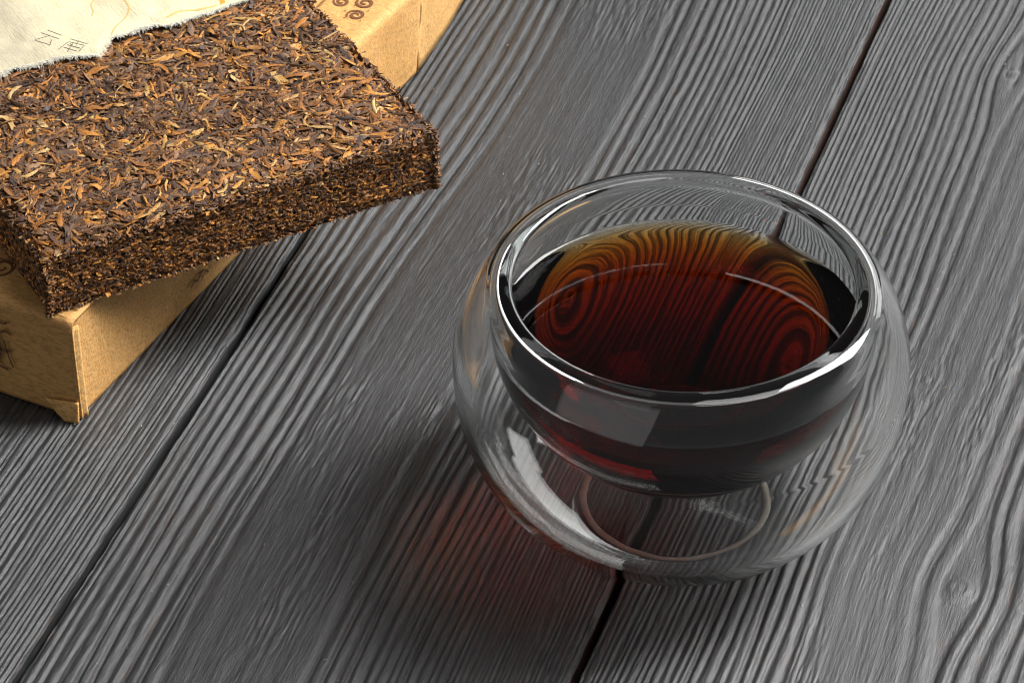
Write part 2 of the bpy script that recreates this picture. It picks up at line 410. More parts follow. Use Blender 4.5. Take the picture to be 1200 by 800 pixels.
# round lip between the outer shoulder and the bowl's inside
pa, pb = a0, a1
ta = up_[-1] - up_[-2]; ta /= np.linalg.norm(ta); tb = rim_in[1] - rim_in[0]; tb /= np.linalg.norm(tb)
lip = []
for t in np.linspace(0, 1, 26)[1:-1]:
    m = 3.1
    c0, c1, c2, c3 = pa, pa + ta * m, pb - tb * m, pb
    lip.append((1 - t) ** 3 * c0 + 3 * (1 - t) ** 2 * t * c1 + 3 * (1 - t) * t * t * c2 + t ** 3 * c3)
lip = np.array(lip)
TEAZ = 43.6
tl = np.argmin(np.abs(rim_in[:, 1] - TEAZ))
sect = np.concatenate([foot, low, up_, lip, rim_in[:tl + 1]])
S = with_normals(sect, 1)
nf, nl, nu, np_ = len(foot), len(low), len(up_), len(lip)
cup = tag(empty('tea_cup', (0, 0, 0)), 'clear double-walled round glass cup holding dark tea', 'cup')
i0 = 3; i1 = nf
lathe('foot', S[:i1 + 1], M_GLASS, cup)
i2 = nf + nl + nu
lathe('outer_wall', S[i1:i2 - 2], M_GLASS, cup)
i3 = i2 + np_ + 3
lathe('rim', S[i2 - 3:i3], M_GLASS, cup)
lathe('bowl_lining', S[i3 - 1:], M_GLASS, cup)
# sealed air space between the walls (its skin faces into the air)
th_ = 1.35
c_low = sup(AO - th_, CL_ - th_, ZC, np.linspace(-65.2, 0, 80)); c_up = ell(AO - th_, CU - th_, ZC, np.linspace(0, 31.3, 40)[1:])
b_out = np.concatenate([ell(BA, 19.0, BZ, np.linspace(16.5, 0, 35)), sup(BA, BC, BZ, np.linspace(0, -90, 120)[1:], 2.06)])
r0, z0 = c_low[0]; c_low = c_low[1:]
flo = np.array([[0.02, z0 - 0.25], [5, z0 - 0.25], [10, z0 - 0.22], [14, z0 - 0.15], [r0, z0]])
ca, cb = c_up[-1], b_out[0]
ta = c_up[-1] - c_up[-2]; ta /= np.linalg.norm(ta); tb = b_out[1] - b_out[0]; tb /= np.linalg.norm(tb)
cl = []
for t in np.linspace(0, 1, 12)[1:-1]:
    m = 1.5
    c0, c1, c2, c3 = ca, ca + ta * m, cb - tb * m, cb
    cl.append((1 - t) ** 3 * c0 + 3 * (1 - t) ** 2 * t * c1 + 3 * (1 - t) * t * t * c2 + t ** 3 * c3)
print('sect low', low[0], c_low[0]); print('cavity join', ca, cb, 'flo', c_low[0])
cav = np.concatenate([flo, c_low, c_up, np.array(cl), b_out])
C = with_normals(cav, -1)
j1 = len(flo) + len(c_low) + len(c_up)
lathe('outer_wall_inside', C[:j1 + 1], M_GLASS, cup)
lathe('inner_bowl', C[j1:], M_GLASS, cup)
# ground foot ring, a frosted band standing on the planks
ring = []
for a in np.linspace(0, 2 * np.pi, 13): ring.append((18.1 + 0.75 * np.cos(a), 0.18 + 0.18 * np.sin(a)))
fr = np.array(ring); R_ = np.concatenate([fr, np.stack([np.cos(np.linspace(0, 2 * np.pi, 13)), np.sin(np.linspace(0, 2 * np.pi, 13))], -1)], 1)
lathe('foot_ring', R_, M_FROST, cup)

# ------------------------------------------------------------------ the tea
ri = rim_in[tl:]
r_edge, z_edge = ri[0]
rr = np.concatenate([[0.02], np.linspace(3, r_edge - 4, 18), r_edge - 4 + 4 * (1 - (1 - np.linspace(0, 1, 26)[1:]) ** 1.6)])
zz = z_edge - 0.75 + 0.75 * np.exp(-(r_edge - rr) / 0.75)
zz[-1] = z_edge
surf = np.stack([rr, zz], -1)
T1 = with_normals(surf, -1); T2 = with_normals(ri, -1 * -1)
tea_prof = np.concatenate([T1, T2])
scal = np.concatenate([np.ones(len(T1)), np.zeros(len(T2))])
# orientation of the wetted skin: out of the liquid, into the glass
T2n = T2.copy(); out = np.stack([T2[:, 0], (T2[:, 1] - BZ)], -1)
sgn = np.sign((T2[:, 2:] * out).sum(1))[:, None]; T2n[:, 2:] *= sgn
T1n = T1.copy(); T1n[:, 2:] *= np.sign(T1n[:, 3:4] + 1e-9)
def lathe_join(name, A, B, mat):
    th = np.arange(SEG) * 2 * np.pi / SEG
    allv = []; alln = []; q = []; off = 0; sc_ = []
    for P, sgnl, s_ in ((A, 1, 1.0), (B, 1, 0.0)):
        k = len(P)
        V = np.stack([P[:, 0][:, None] * np.cos(th), P[:, 0][:, None] * np.sin(th), np.repeat(P[:, 1][:, None], SEG, 1)], -1).reshape(-1, 3)
        Nn = np.stack([P[:, 2][:, None] * np.cos(th), P[:, 2][:, None] * np.sin(th), np.repeat(P[:, 3][:, None], SEG, 1)], -1).reshape(-1, 3)
        i = np.arange(k - 1)[:, None] * SEG; j = np.arange(SEG)[None]; j2 = (j + 1) % SEG
        Q = np.stack([i + j, i + j2, i + SEG + j2, i + SEG + j], -1).reshape(-1, 4)
        a, b, c = V[Q[k // 2 * SEG, 0]], V[Q[k // 2 * SEG, 1]], V[Q[k // 2 * SEG, 2]]
        if np.dot(np.cross(b - a, c - a), Nn[Q[k // 2 * SEG, 0]]) < 0: Q = Q[:, ::-1]
        allv.append(V); alln.append(Nn); q.append(Q + off); off += len(V); sc_.append(np.full(len(V), s_))
    me = mesh_np(name, np.concatenate(allv) * MM, np.concatenate(q), mats=(mat,), scalar=np.concatenate(sc_))
    me.normals_split_custom_set_from_vertices([tuple(x) for x in np.concatenate(alln)])
    return link(name, me)
tea = lathe_join('tea', T1n, T2n, M_TEA)
tag(tea, 'dark red-brown brewed tea filling the glass cup', 'tea')

# ------------------------------------------------------------------ kraft box
NB = np.array([-118.7, 25.7]); BANG = math.atan2(0.8854, 0.4648)
box = tag(empty('kraft_box', (NB[0] * MM, NB[1] * MM, 0), BANG), 'brown kraft paper box lying under the pressed tea brick', 'box')
BH, BL, BW = 25.0, 141.0, 108.0   # height, length along x, width along y (mm); near corner at the origin

def panel(name, P, mat, parent, nu, nv, thick=0.6, bul=0.0, seed=1):
    """a bowed sheet of board with thickness; P(u,v)->(x,y,z) mm; first side is the outside"""
    u, v = np.meshgrid(np.linspace(0, 1, nu), np.linspace(0, 1, nv))
    X = np.array(P(u, v)); X = np.moveaxis(X, 0, -1)
    du = np.gradient(X, axis=1); dv = np.gradient(X, axis=0); nn = np.cross(du, dv); nn /= np.linalg.norm(nn, axis=-1)[..., None] + 1e-12
    w = 16 * u * (1 - u) * v * (1 - v)
    X = X + nn * (bul * w + 0.12 * fbm(u * 9, v * 4, seed))[..., None]
    A = X.reshape(-1, 3); B = (X - nn * thick).reshape(-1, 3); k = len(A)
    q1 = grid_quads(nv, nu); q2 = q1[:, ::-1] + k
    per = np.concatenate([np.arange(nu), np.arange(1, nv) * nu + nu - 1, (nv - 1) * nu + np.arange(nu - 2, -1, -1), np.arange(nv - 2, 0, -1) * nu])
    pn = np.roll(per, -1); q3 = np.stack([per, per + k, pn + k, pn], -1)
    me = mesh_np(name, np.concatenate([A, B]) * MM, np.concatenate([q1, q2, q3]), mats=(mat,), smooth=True)
    o = link(name, me, parent)
    return o

def ruled(p00, p10, p11, p01, roll=None):
    p00, p10, p11, p01 = [np.array(p, float)[:, None, None] for p in (p00, p10, p11, p01)]
    return lambda u, v: (1 - u) * (1 - v) * p00 + u * (1 - v) * p10 + u * v * p11 + (1 - u) * v * p01

RB = 1.6   # rounding of the folded long edge
def side_long(u, v):   # long side (y = 0) continuing over the rounded fold on to the lid: v goes up
    L = u * BL + 0.5 * (1 - u)
    s = v * (BH - RB + RB * math.pi / 2 + 14.0)
    a = np.clip((s - (BH - RB)) / RB, 0, math.pi / 2)
    z = np.minimum(s, BH - RB) + RB * np.sin(a)
    y = RB * (1 - np.cos(a)) + np.maximum(s - (BH - RB + RB * math.pi / 2), 0)
    bulge = -0.9 * np.sin(np.pi * u) * np.sin(np.pi * np.clip(z / BH, 0, 1)) - 1.8 * sstep(0.5, 1.0, u) * np.clip(z / BH, 0, 1)
    return np.stack([L, y + bulge, z])
panel('long_side', side_long, M_KRAFT, box, 60, 40, 0.6, 0.0, 3)
def side_end(u, v):    # end wall (x = 0); u runs from the far corner to the near one
    y = (1 - u) * BW
    s = v * (BH - RB + RB * math.pi / 2 + 10.0)
    a = np.clip((s - (BH - RB)) / RB, 0, math.pi / 2)
    z = 0.3 + np.minimum(s, BH - RB) * (1 - 0.012) + RB * np.sin(a)
    x = -0.7 + RB * (1 - np.cos(a)) + np.maximum(s - (BH - RB + RB * math.pi / 2), 0) - 0.6 * np.sin(np.pi * u) + 0.25 * (1 - v)
    return np.stack([x, y - 0.9 * sstep(0.9, 1.0, u) * (1 - 0.3 * v), z])
panel('end_wall', side_end, M_KRAFT, box, 60, 40, 0.6, 0.0, 5)
panel('lid', lambda u, v: np.stack([6 + u * (BL - 4), 10 + v * (BW - 10), BH - 0.15 + 0 * u - 0.5 * np.sin(np.pi * u) * np.sin(np.pi * v)]), M_KRAFT, box, 40, 30, 0.6, 0.0, 6)
panel('far_side', ruled((BL, BW, 0), (0, BW, 0), (0, BW, BH - 0.4), (BL, BW, BH - 0.4)), M_KRAFT, box, 30, 8, 0.6, 0.6, 7)
panel('bottom', ruled((0.5, BW - .5, 0.1), (BL, BW - .5, 0.1), (BL, 0.9, 0.1), (0.5, 0.9, 0.1)), M_KRAFT, box, 10, 10, 0.05, 0.0, 8)
# end flap beyond the seam, bowed away from the long side
def endflap(u, v):
    L = u * 62.0; ang = 0.10 + 0.10 * u
    return np.stack([BL - 1.2 + L * np.cos(ang), -1.8 * v - 0.12 + L * np.sin(ang) * 1.0, v * (BH + 0.6) + 0.2])
panel('end_flap', endflap, M_KRAFT2, box, 40, 10, 0.3, 0.4, 9)
panel('far_end', ruled((BL + 60, 10, 0.2), (BL + 2, BW, 0.2), (BL + 2, BW, BH - 0.6), (BL + 60, 10, BH - 0.6)), M_KRAFT, box, 20, 8, 0.6, 0.0, 10)
panel('end_lid', ruled((BL - 1, -2.0, BH - 0.4), (BL + 60, 9, BH - 0.4), (BL + 59, 11, BH - 0.5), (BL - 1, BW, BH - 0.5)), M_KRAFT2, box, 24, 16, 0.6, 0.0, 11)
# folded corner seam: doubled board edge and the little tab that sticks out at the foot
def seam(u, v):
    return np.stack([-0.75 + 2.1 * u, -0.45 - 0.9 * u * (1 - 0.35 * v), 0.5 + v * (BH - 2.2)])
panel('corner_fold', seam, M_KRAFT2, box, 6, 20, 0.5, 0.15, 12)
panel('corner_tab', ruled((-2.3, 2.2, 0.1), (-1.9, -1.0, 0.3), (-1.15, -0.75, 5.0), (-1.5, 7.2, 3.6)), M_KRAFT2, box, 12, 8, 0.45, 0.35, 13)

def strip(pts, width, taper=True):
    """flat ribbon polyline in a plane: returns verts2d, quads"""
    p = np.array(pts, float); t = np.gradient(p, axis=0); t /= np.linalg.norm(t, axis=1)[:, None] + 1e-12
    nn = np.stack([-t[:, 1], t[:, 0]], -1); k = len(p)
    w = np.full(k, width / 2.0) if np.isscalar(width) else np.asarray(width) / 2
    V = np.concatenate([p + nn * w[:, None], p - nn * w[:, None]]); a = np.arange(k - 1)
    return V, np.stack([a, a + k, a + k + 1, a + 1], -1)
def resample(pts, n):
    p = np.array(pts, float); d = np.concatenate([[0], np.cumsum(np.linalg.norm(np.diff(p, axis=0), axis=1))])
    s = np.linspace(0, d[-1], n); return np.stack([np.interp(s, d, p[:, i]) for i in range(p.shape[1])], -1)
def smooth_line(pts, n, it=8):
    p = resample(pts, n)
    for _ in range(it): p[1:-1] = 0.25 * p[:-2] + 0.5 * p[1:-1] + 0.25 * p[2:]
    return p
def prints(name, strokes, to3, mat, parent):
    vs = []; qs = []; off = 0
    for pts, w in strokes:
        V, Q = strip(pts, w); vs.append(to3(V)); qs.append(Q + off); off += len(V)
    V = np.concatenate(vs); Q = np.concatenate(qs)
    # ink lies on the sheet as a film
    me = mesh_np(name, V * MM, Q, mats=(mat,), smooth=False); return link(name, me, parent)
def spiral(cx, cy, r, turns, start, sgn=1, n=40, sq=1.0, rot=0.0):
    t = np.linspace(0, 1, n); a = start + sgn * 2 * np.pi * turns * t; rad = r * (1 - 0.80 * t)
    x = rad * np.cos(a); y = rad * np.sin(a) * sq
    return np.stack([cx + x * math.cos(rot) - y * math.sin(rot), cy + x * math.sin(rot) + y * math.cos(rot)], -1)
def lid_z(V): return np.stack([V[:, 0], V[:, 1], np.full(len(V), BH + 0.13)], -1)
cloud = []
for (cx, cy, r, st, sg) in ((121.3, 4.6, 2.1, 2.4, -1), (126.6, 5.2, 2.3, 0.2, 1), (131.0, 8.6, 2.1, 2.6, -1), (124.5, 10.2, 1.9, 1.0, 1), (8.0, 21.5, 3.2, 1.5, 1)):
    n = 40; cloud.append((spiral(cx, cy, r, 1.6, st, sg, n), 0.30 + 0.50 * np.sin(np.linspace(0.15, np.pi - 0.1, n))))
for (cx, cy) in ((123.9, 3.0), (119.0, 6.3), (119.6, 2.6), (124.4, 6.8), (129.3, 4.0), (121.6, 7.6)):
    cloud.append((np.array([[cx, cy], [cx + 0.32, cy + 0.06]]), 0.3))
for st_ in cloud[:5]: prints('printed_scroll', [st_], lid_z, M_INKB, box)
for st_ in cloud[5:]: prints('printed_dot', [st_], lid_z, M_INKB, box)
def end_plane(V): return np.stack([np.full(len(V), -1.62), V[:, 0], V[:, 1]], -1)
call = [(smooth_line(p, 16, 3), w) for p, w in (
    ([(17.6, 20.5), (15.0, 19.6), (14.2, 20.6)], 0.45), ([(17.9, 17.8), (16.0, 17.0), (15.2, 18.2), (13.6, 17.4)], 0.5),
    ([(16.8, 16.2), (16.4, 12.0), (17.6, 9.4)], 0.6), ([(18.2, 13.4), (15.6, 12.6), (14.2, 13.2)], 0.5),
    ([(15.4, 15.4), (14.8, 11.6), (13.9, 9.0)], 0.4), ([(18.6, 10.6), (17.2, 8.2), (15.2, 8.0)], 0.55), ([(19.4, 18.5), (19.2, 10.0)], 0.6))]
prints('printed_calligraphy', call, end_plane, M_INKD, box)
mk = [(smooth_line(p, 10, 2), w) for p, w in (([(41.0, 5.6), (42.6, 6.6), (43.4, 5.4), (44.8, 6.4)], 0.5), ([(44.0, 7.2), (46.4, 6.6)], 0.4), ([(45.4, 5.4), (47.0, 6.2), (47.8, 5.2)], 0.4))]
prints('printed_mark', mk, lambda V: np.stack([V[:, 0], np.full(len(V), -1.15), V[:, 1]], -1), M_INKD, box)

# ------------------------------------------------------------------ pressed tea brick
P0 = np.array([-122.7, 26.6]); RANG = math.radians(29.6)
TW, TD, TZ0, TH = 87.0, 132.0, 25.25, 14.6   # width, depth, underside height, thickness (mm)
brick = tag(empty('tea_brick', (P0[0] * MM, P0[1] * MM, TZ0 * MM), RANG), 'rectangular brick of pressed dark tea leaves resting on the kraft box', 'tea brick')

def edge_drop(a, b):
    """how far the top sinks at its worn edges"""
    d = np.minimum(np.minimum(a, TW - a), np.minimum(b, TD - b))
    return 1.9 * np.clip(1 - d / 4.5, 0, 1) ** 2
def top_z(a, b):
    return TH - edge_drop(a, b) + 0.45 * vnoise(a / 9, b / 9, 61) + 0.25 * vnoise(a / 3, b / 3, 62)

# core: displaced block
def core():
    nu, nv, nw = 88, 132, 16
    vs = []; qs = []; off = 0
    def add(X, flip=False):
        nonlocal off
        r, c = X.shape[:2]; vs.append(X.reshape(-1, 3)); q = grid_quads(r, c, off); qs.append(q[:, ::-1] if flip else q); off += r * c
    ins = 0.5
    a, b = np.meshgrid(np.linspace(ins, TW - ins, nu), np.linspace(ins, TD - ins, nv))
    add(np.stack([a, b, top_z(a, b) - 0.75 + 0.2 * vnoise(a / 1.1, b / 1.1, 63)], -1))
    add(np.stack([a, b, 0.15 + 0.25 * np.abs(vnoise(a / 2, b / 2, 64))], -1), True)
    for (o, d, L, flip, sd) in (((0, 0), (1, 0), TW, False, 1), ((0, TD), (1, 0), TW, True, 2), ((0, 0), (0, 1), TD, True, 3), ((TW, 0), (0, 1), TD, False, 4)):
        s, w = np.meshgrid(np.linspace(ins, L - ins, 110), np.linspace(0, 1, nw))
        x = o[0] + d[0] * s; y = o[1] + d[1] * s
        nx, ny = (0, -1) if sd == 1 else (0, 1) if sd == 2 else (-1, 0) if sd == 3 else (1, 0)
        xi = x - nx * ins; yi = y - ny * ins
        zt = top_z(np.clip(xi, ins, TW - ins), np.clip(yi, ins, TD - ins)) - 0.75
        z = 0.15 + (zt - 0.15) * w
        inn = (0.35 * np.abs(fbm(s / 1.6, z / 1.2, 70 + sd)) + 0.5 * (np.abs(2 * w - 1) ** 6)) 
        add(np.stack([xi - nx * inn, yi - ny * inn, z], -1), flip)
    return mesh_np('core', np.concatenate(vs) * MM, np.concatenate(qs), mats=(M_CORE,))
link('core', core(), brick)

PAL = np.array([(0.090, 0.050, 0.032), (0.125, 0.078, 0.058), (0.22, 0.105, 0.046), (0.38, 0.155, 0.044), (0.60, 0.26, 0.060), (0.54, 0.33, 0.13), (0.25, 0.140, 0.074)])
def leaf_shapes(N, L, W, rng, rows=8, curl=1.0):
    """N ribbons: returns (N, rows, 3, 3) in mm, lying in xy, z up"""
    t = np.linspace(-0.5, 0.5, rows)[None]
    kap = rng.normal(0, 0.9, (N, 1)) * curl; hook = rng.choice([0, 0, 1.0], (N, 1)) * rng.normal(0, 2.2, (N, 1)) * curl
    th = kap * t + hook * np.clip(t * 2 - 0.1, 0, 1) ** 2 * 1.5 + 0.10 * rng.normal(0, 1, (N, rows))
    ds = L[:, None] / (rows - 1)
    x = np.cumsum(np.cos(th) * ds, 1); y = np.cumsum(np.sin(th) * ds, 1)
    x -= x.mean(1, keepdims=True); y -= y.mean(1, keepdims=True)
    z = 0.05 * W[:, None] * rng.normal(0, 1, (N, rows)) + rng.normal(0, 0.14, (N, 1)) * W[:, None] * np.sin(t * 6 + rng.uniform(0, 6, (N, 1)))
    wp = W[:, None] * (1 - 0.80 * np.abs(2 * t) ** rng.uniform(1.8, 5, (N, 1))) * (1 + 0.13 * rng.normal(0, 1, (N, rows))).clip(0.55, 1.4)
    arch = rng.uniform(-0.2, 1.25, (N, 1)); tw = rng.normal(0, 0.5, (N, 1)) * t * 2 + rng.normal(0, 0.2, (N, 1))
    out = np.zeros((N, rows, 3, 3))
    for c in (-1, 0, 1):
        lat = c * wp / 2 * np.cos(arch) ; up = (0.5 * np.sin(arch) * wp / 2) if c == 0 else (-0.5 * np.sin(arch) * wp / 2)
        l2 = lat * np.cos(tw) - up * np.sin(tw); u2 = lat * np.sin(tw) + up * np.cos(tw)
        out[:, :, c + 1, 0] = x - np.sin(th) * l2; out[:, :, c + 1, 1] = y + np.cos(th) * l2; out[:, :, c + 1, 2] = z + u2
    return out
def rot_xyz(shape, yaw, tilt_x, tilt_y):
    c, s = np.cos(yaw)[:, None, None], np.sin(yaw)[:, None, None]
    x, y, z = shape[..., 0], shape[..., 1], shape[..., 2]
    cx, sx = np.cos(tilt_x)[:, None, None], np.sin(tilt_x)[:, None, None]; y, z = y * cx - z * sx, y * sx + z * cx
    cy_, sy = np.cos(tilt_y)[:, None, None], np.sin(tilt_y)[:, None, None]; x, z = x * cy_ + z * sy, -x * sy + z * cy_
    return np.stack([x * c - y * s, x * s + y * c, z], -1)
FACE = {'top': ((1, 0, 0), (0, 1, 0), (0, 0, 1)), 'front': ((1, 0, 0), (0, 0, 1), (0, -1, 0)), 'left': ((0, -1, 0), (0, 0, 1), (-1, 0, 0)),
        'right': ((0, 1, 0), (0, 0, 1), (1, 0, 0)), 'back': ((-1, 0, 0), (0, 0, 1), (0, 1, 0))}
allV = []; allC = []
def scatter(face, N, Lr, Wr, weights, rng, tilt=0.16, horiz=False, depth=(-0.5, 0.25), vis=None):
    L = rng.uniform(*Lr, N) * rng.choice([0.6, 1, 1, 1.25], N); W = rng.uniform(*Wr, N)
    sh = leaf_shapes(N, L, W, rng)
    yaw = rng.normal(0, 0.45, N) if horiz else rng.uniform(0, 2 * np.pi, N)
    sh = rot_xyz(sh, yaw, rng.normal(0, tilt, N), rng.normal(0, tilt * 0.8, N))
    U, V, Wv = [np.array(v, float) for v in FACE[face]]
    sh = sh[..., 0:1] * U + sh[..., 1:2] * V + sh[..., 2:3] * Wv
    d = rng.uniform(*depth, N)
    if face == 'top':
        a = rng.uniform(-0.1, TW + 0.1, N); b = rng.uniform(0.0, vis or TD, N)
        ctr = np.stack([a, b, top_z(a, b) + d], -1)
    else:
        h = rng.uniform(0.5, TH - 0.5, N); ln = TW if face in ('front', 'back') else TD
        s = rng.uniform(0.2, ln - 0.2, N); rnd = 1.0 * np.abs(2 * h / TH - 1) ** 6
        o = d - rnd
        if face == 'front': ctr = np.stack([s, -o, h], -1)
        elif face == 'back': ctr = np.stack([s, TD + o, h], -1)
        elif face == 'left': ctr = np.stack([-o, s, h], -1)
        else: ctr = np.stack([TW + o, s, h], -1)
    col = PAL[rng.choice(len(PAL), N, p=np.array(weights) / sum(weights))] * rng.uniform(0.65, 1.35, (N, 1)) * (1.0 if face == 'top' else 1.25)  # side-face leaves coloured lighter, standing in for more fill light
    pos = (sh + ctr[:, None, None, :]).reshape(N, -1, 3)
    keep = (pos[..., 0].min(1) > -0.35) & (pos[..., 0].max(1) < TW + 0.35) & (pos[..., 1].min(1) > -0.35) & (pos[..., 2].min(1) > -0.15)
    sh, ctr, col = sh[keep], ctr[keep], col[keep]; N = len(sh)
    allV.append((sh + ctr[:, None, None, :]).reshape(N, 24, 3)); allC.append(np.repeat(col[:, None], 24, 1))
wt_top = (0.25, 0.17, 0.24, 0.13, 0.075, 0.055, 0.12)
wt_side = (0.27, 0.05, 0.30, 0.24, 0.10, 0.02, 0.02)
scatter('top', 4200, (3.0, 7.0), (0.9, 1.8), wt_top, rng, vis=63, depth=(-0.75, -0.2), tilt=0.05)
scatter('top', 2600, (3.2, 7.5), (0.6, 1.15), wt_top, rng, vis=63, depth=(-0.35, 0.1), tilt=0.06)
scatter('top', 4500, (0.9, 2.4), (0.35, 0.85), wt_top, rng, vis=63, depth=(-0.35, 0.1), tilt=0.10)
scatter('top', 1500, (2.5, 6.0), (0.9, 1.7), wt_top, rng, depth=(-0.9, -0.5), tilt=0.05)
scatter('front', 6500, (0.8, 2.4), (0.35, 0.85), wt_side, rng, horiz=True, depth=(-0.35, 0.12), tilt=0.14)
scatter('left', 5500, (0.8, 2.6), (0.4, 0.9), wt_side, rng, horiz=True, depth=(-0.35, 0.12), tilt=0.14)
scatter('right', 4500, (0.9, 3.0), (0.5, 1.0), wt_side, rng, horiz=True, depth=(-0.35, 0.12), tilt=0.14)
scatter('back', 2000, (1.2, 3.0), (0.6, 1.1), wt_side, rng, horiz=True, depth=(-0.3, 0.2), tilt=0.2)
# ragged fragments standing along the edges
def edge_frag(N, f, Lr=(0.8, 2.6)):
    L = rng.uniform(*Lr, N); W = rng.uniform(0.4, 0.9, N); sh = leaf_shapes(N, L, W, rng)
    sh = rot_xyz(sh, rng.uniform(0, 6.28, N), rng.normal(0, 0.22, N), rng.normal(0, 0.22, N))
    ctr = f(rng.uniform(0, 1, N)); col = PAL[rng.choice(len(PAL), N, p=np.array(wt_top) / sum(wt_top))] * rng.uniform(0.6, 1.2, (N, 1))
    allV.append((sh + ctr[:, None, None, :]).reshape(N, 24, 3)); allC.append(np.repeat(col[:, None], 24, 1))
j_ = lambda u, s: rng.normal(0, s, len(u))
edge_frag(700, lambda u: np.stack([u * TW, 0.45 + j_(u, 0.45), TH - 1.2 + j_(u, 0.45)], -1))
edge_frag(350, lambda u: np.stack([TW - 0.35 + j_(u, 0.4), u * 80, TH - 1.2 + j_(u, 0.5)], -1))
edge_frag(350, lambda u: np.stack([u * TW, 0.35 + j_(u, 0.3), 0.35 + np.abs(j_(u, 0.3))], -1), (0.6, 1.6))
edge_frag(300, lambda u: np.stack([TW - 0.4 + j_(u, 0.3), 0.4 + j_(u, 0.3), u * (TH - 1)], -1))
edge_frag(300, lambda u: np.stack([0.4 + j_(u, 0.3), 0.4 + j_(u, 0.3), u * (TH - 1)], -1))
edge_frag(350, lambda u: np.stack([0.4 + j_(u, 0.3), u * 80, TH - 1.2 + j_(u, 0.4)], -1))
VV = np.concatenate(allV); CC = np.concatenate(allC); nL = len(VV)
lq = grid_quads(8, 3); Q = (lq[None] + (np.arange(nL) * 24)[:, None, None]).reshape(-1, 4)
me = mesh_np('leaf_mass', VV.reshape(-1, 3) * MM, Q, mats=(M_LEAFM,), color=CC.reshape(-1, 3))
tag(link('leaf_mass', me, brick), None, None, 'stuff')
# the 300 largest leaves lying on top, one object each; they share a few meshes
NM = 30
shp = leaf_shapes(NM, rng.uniform(4.2, 7.6, NM), rng.uniform(0.85, 1.45, NM), np.random.default_rng(11), curl=1.5)
lm = []
for i in range(NM):
    lm.append(mesh_np('tea_leaf', shp[i].reshape(-1, 3) * MM, lq, mats=(M_LEAF,)))
bigpal = np.array([(0.50, 0.23, 0.055), (0.42, 0.17, 0.04), (0.56, 0.33, 0.11), (0.27, 0.11, 0.035), (0.10, 0.052, 0.03), (0.075, 0.055, 0.052), (0.16, 0.10, 0.07), (0.60, 0.40, 0.17)])
bw = np.array((0.15, 0.15, 0.10, 0.17, 0.16, 0.13, 0.10, 0.04))
pts = []
tries = 0
while len(pts) < 300 and tries < 20000:
    tries += 1
    a, b = rng.uniform(2.8, TW - 2.8), rng.uniform(2.8, 61)
    if all((a - p[0]) ** 2 + (b - p[1]) ** 2 > 3.3 ** 2 for p in pts): pts.append((a, b))
for i, (a, b) in enumerate(pts):
    o = link('tea_leaf', lm[i % NM], brick)
    o.location = (a * MM, b * MM, (float(top_z(np.array(a), np.array(b))) + 0.12 + rng.uniform(0, 0.12)) * MM)
    o.rotation_euler = (rng.normal(0, 0.08), rng.normal(0, 0.08), rng.uniform(0, 6.28))
    k = rng.uniform(0.75, 1.1); o.scale = (k, k, k)
    c = bigpal[rng.choice(len(bigpal), p=bw)] * rng.uniform(0.75, 1.25); o.color = (*c, 1)

# ------------------------------------------------------------------ torn rice paper wrapper on the brick
paper = tag(empty('paper_wrapper', (P0[0] * MM, P0[1] * MM, (TZ0 + TH) * MM), RANG), 'torn cream rice paper wrapper printed with two Chinese characters covering the tea brick', 'paper')
torn = np.array([(-3, 61.5), (9.57, 62.1), (16.95, 61.54), (21.04, 62.14), (24.4, 60.97), (28.7, 61.1), (32.8, 60.25), (36.51, 58.51), (37.93, 57.33), (40.33, 60.06), (42.92, 62.33), (47.49, 62.38), (52.66, 62.85), (55.68, 60.75), (60.9, 61.22), (65.86, 61.08), (70.35, 62.0), (72.39, 62.01), (74.72, 62.62), (79.72, 64.47), (88.5, 67.5)])
def torn_b(a): return np.interp(a, torn[:, 0], torn[:, 1]) + 0.22 * vnoise(a / 0.9, 0 * a, 80) + 0.14 * vnoise(a / 0.3, 0 * a, 81)
def paper_z(a, b): return 1.35 + 0.30 * vnoise(a / 11, b / 11, 82) + 0.18 * vnoise(a / 4, b / 4, 83)
def sheet():
    na, nb = 300, 110
    a, v = np.meshgrid(np.linspace(-0.8, TW + 0.8, na), np.linspace(0, 1, nb) ** 1.3)
    b0 = torn_b(a); s = b0 + v * (TD + 1.0 + 12.0 - b0)
    over = np.clip(s - (TD + 1.0), 0, None)
    b = np.minimum(s, TD + 1.0) + 0.3 * np.sin(np.clip(over, 0, 1.5)); z = paper_z(a, b) * np.where(over > 0, 1, 1) - over
    z = z - 0.35 * np.clip(1 - (s - b0) / 3.0, 0, 1) + 0.25 * np.exp(-(s - b0) / 1.2) * vnoise(a / 3, 0 * a, 84)
    X = np.stack([a, b, z], -1); A = X.reshape(-1, 3); B = A - np.array((0, -0.10, 0.16)); k = len(A)
    q1 = grid_quads(nb, na)
    per = np.concatenate([np.arange(na), np.arange(1, nb) * na + na - 1, (nb - 1) * na + np.arange(na - 2, -1, -1), np.arange(nb - 2, 0, -1) * na]); pn = np.roll(per, -1)
    return mesh_np('sheet', np.concatenate([A, B]) * MM, np.concatenate([q1, q1[:, ::-1] + k, np.stack([per, per + k, pn + k, pn], -1)]), mats=(M_PAPER,))
link('sheet', sheet(), paper)
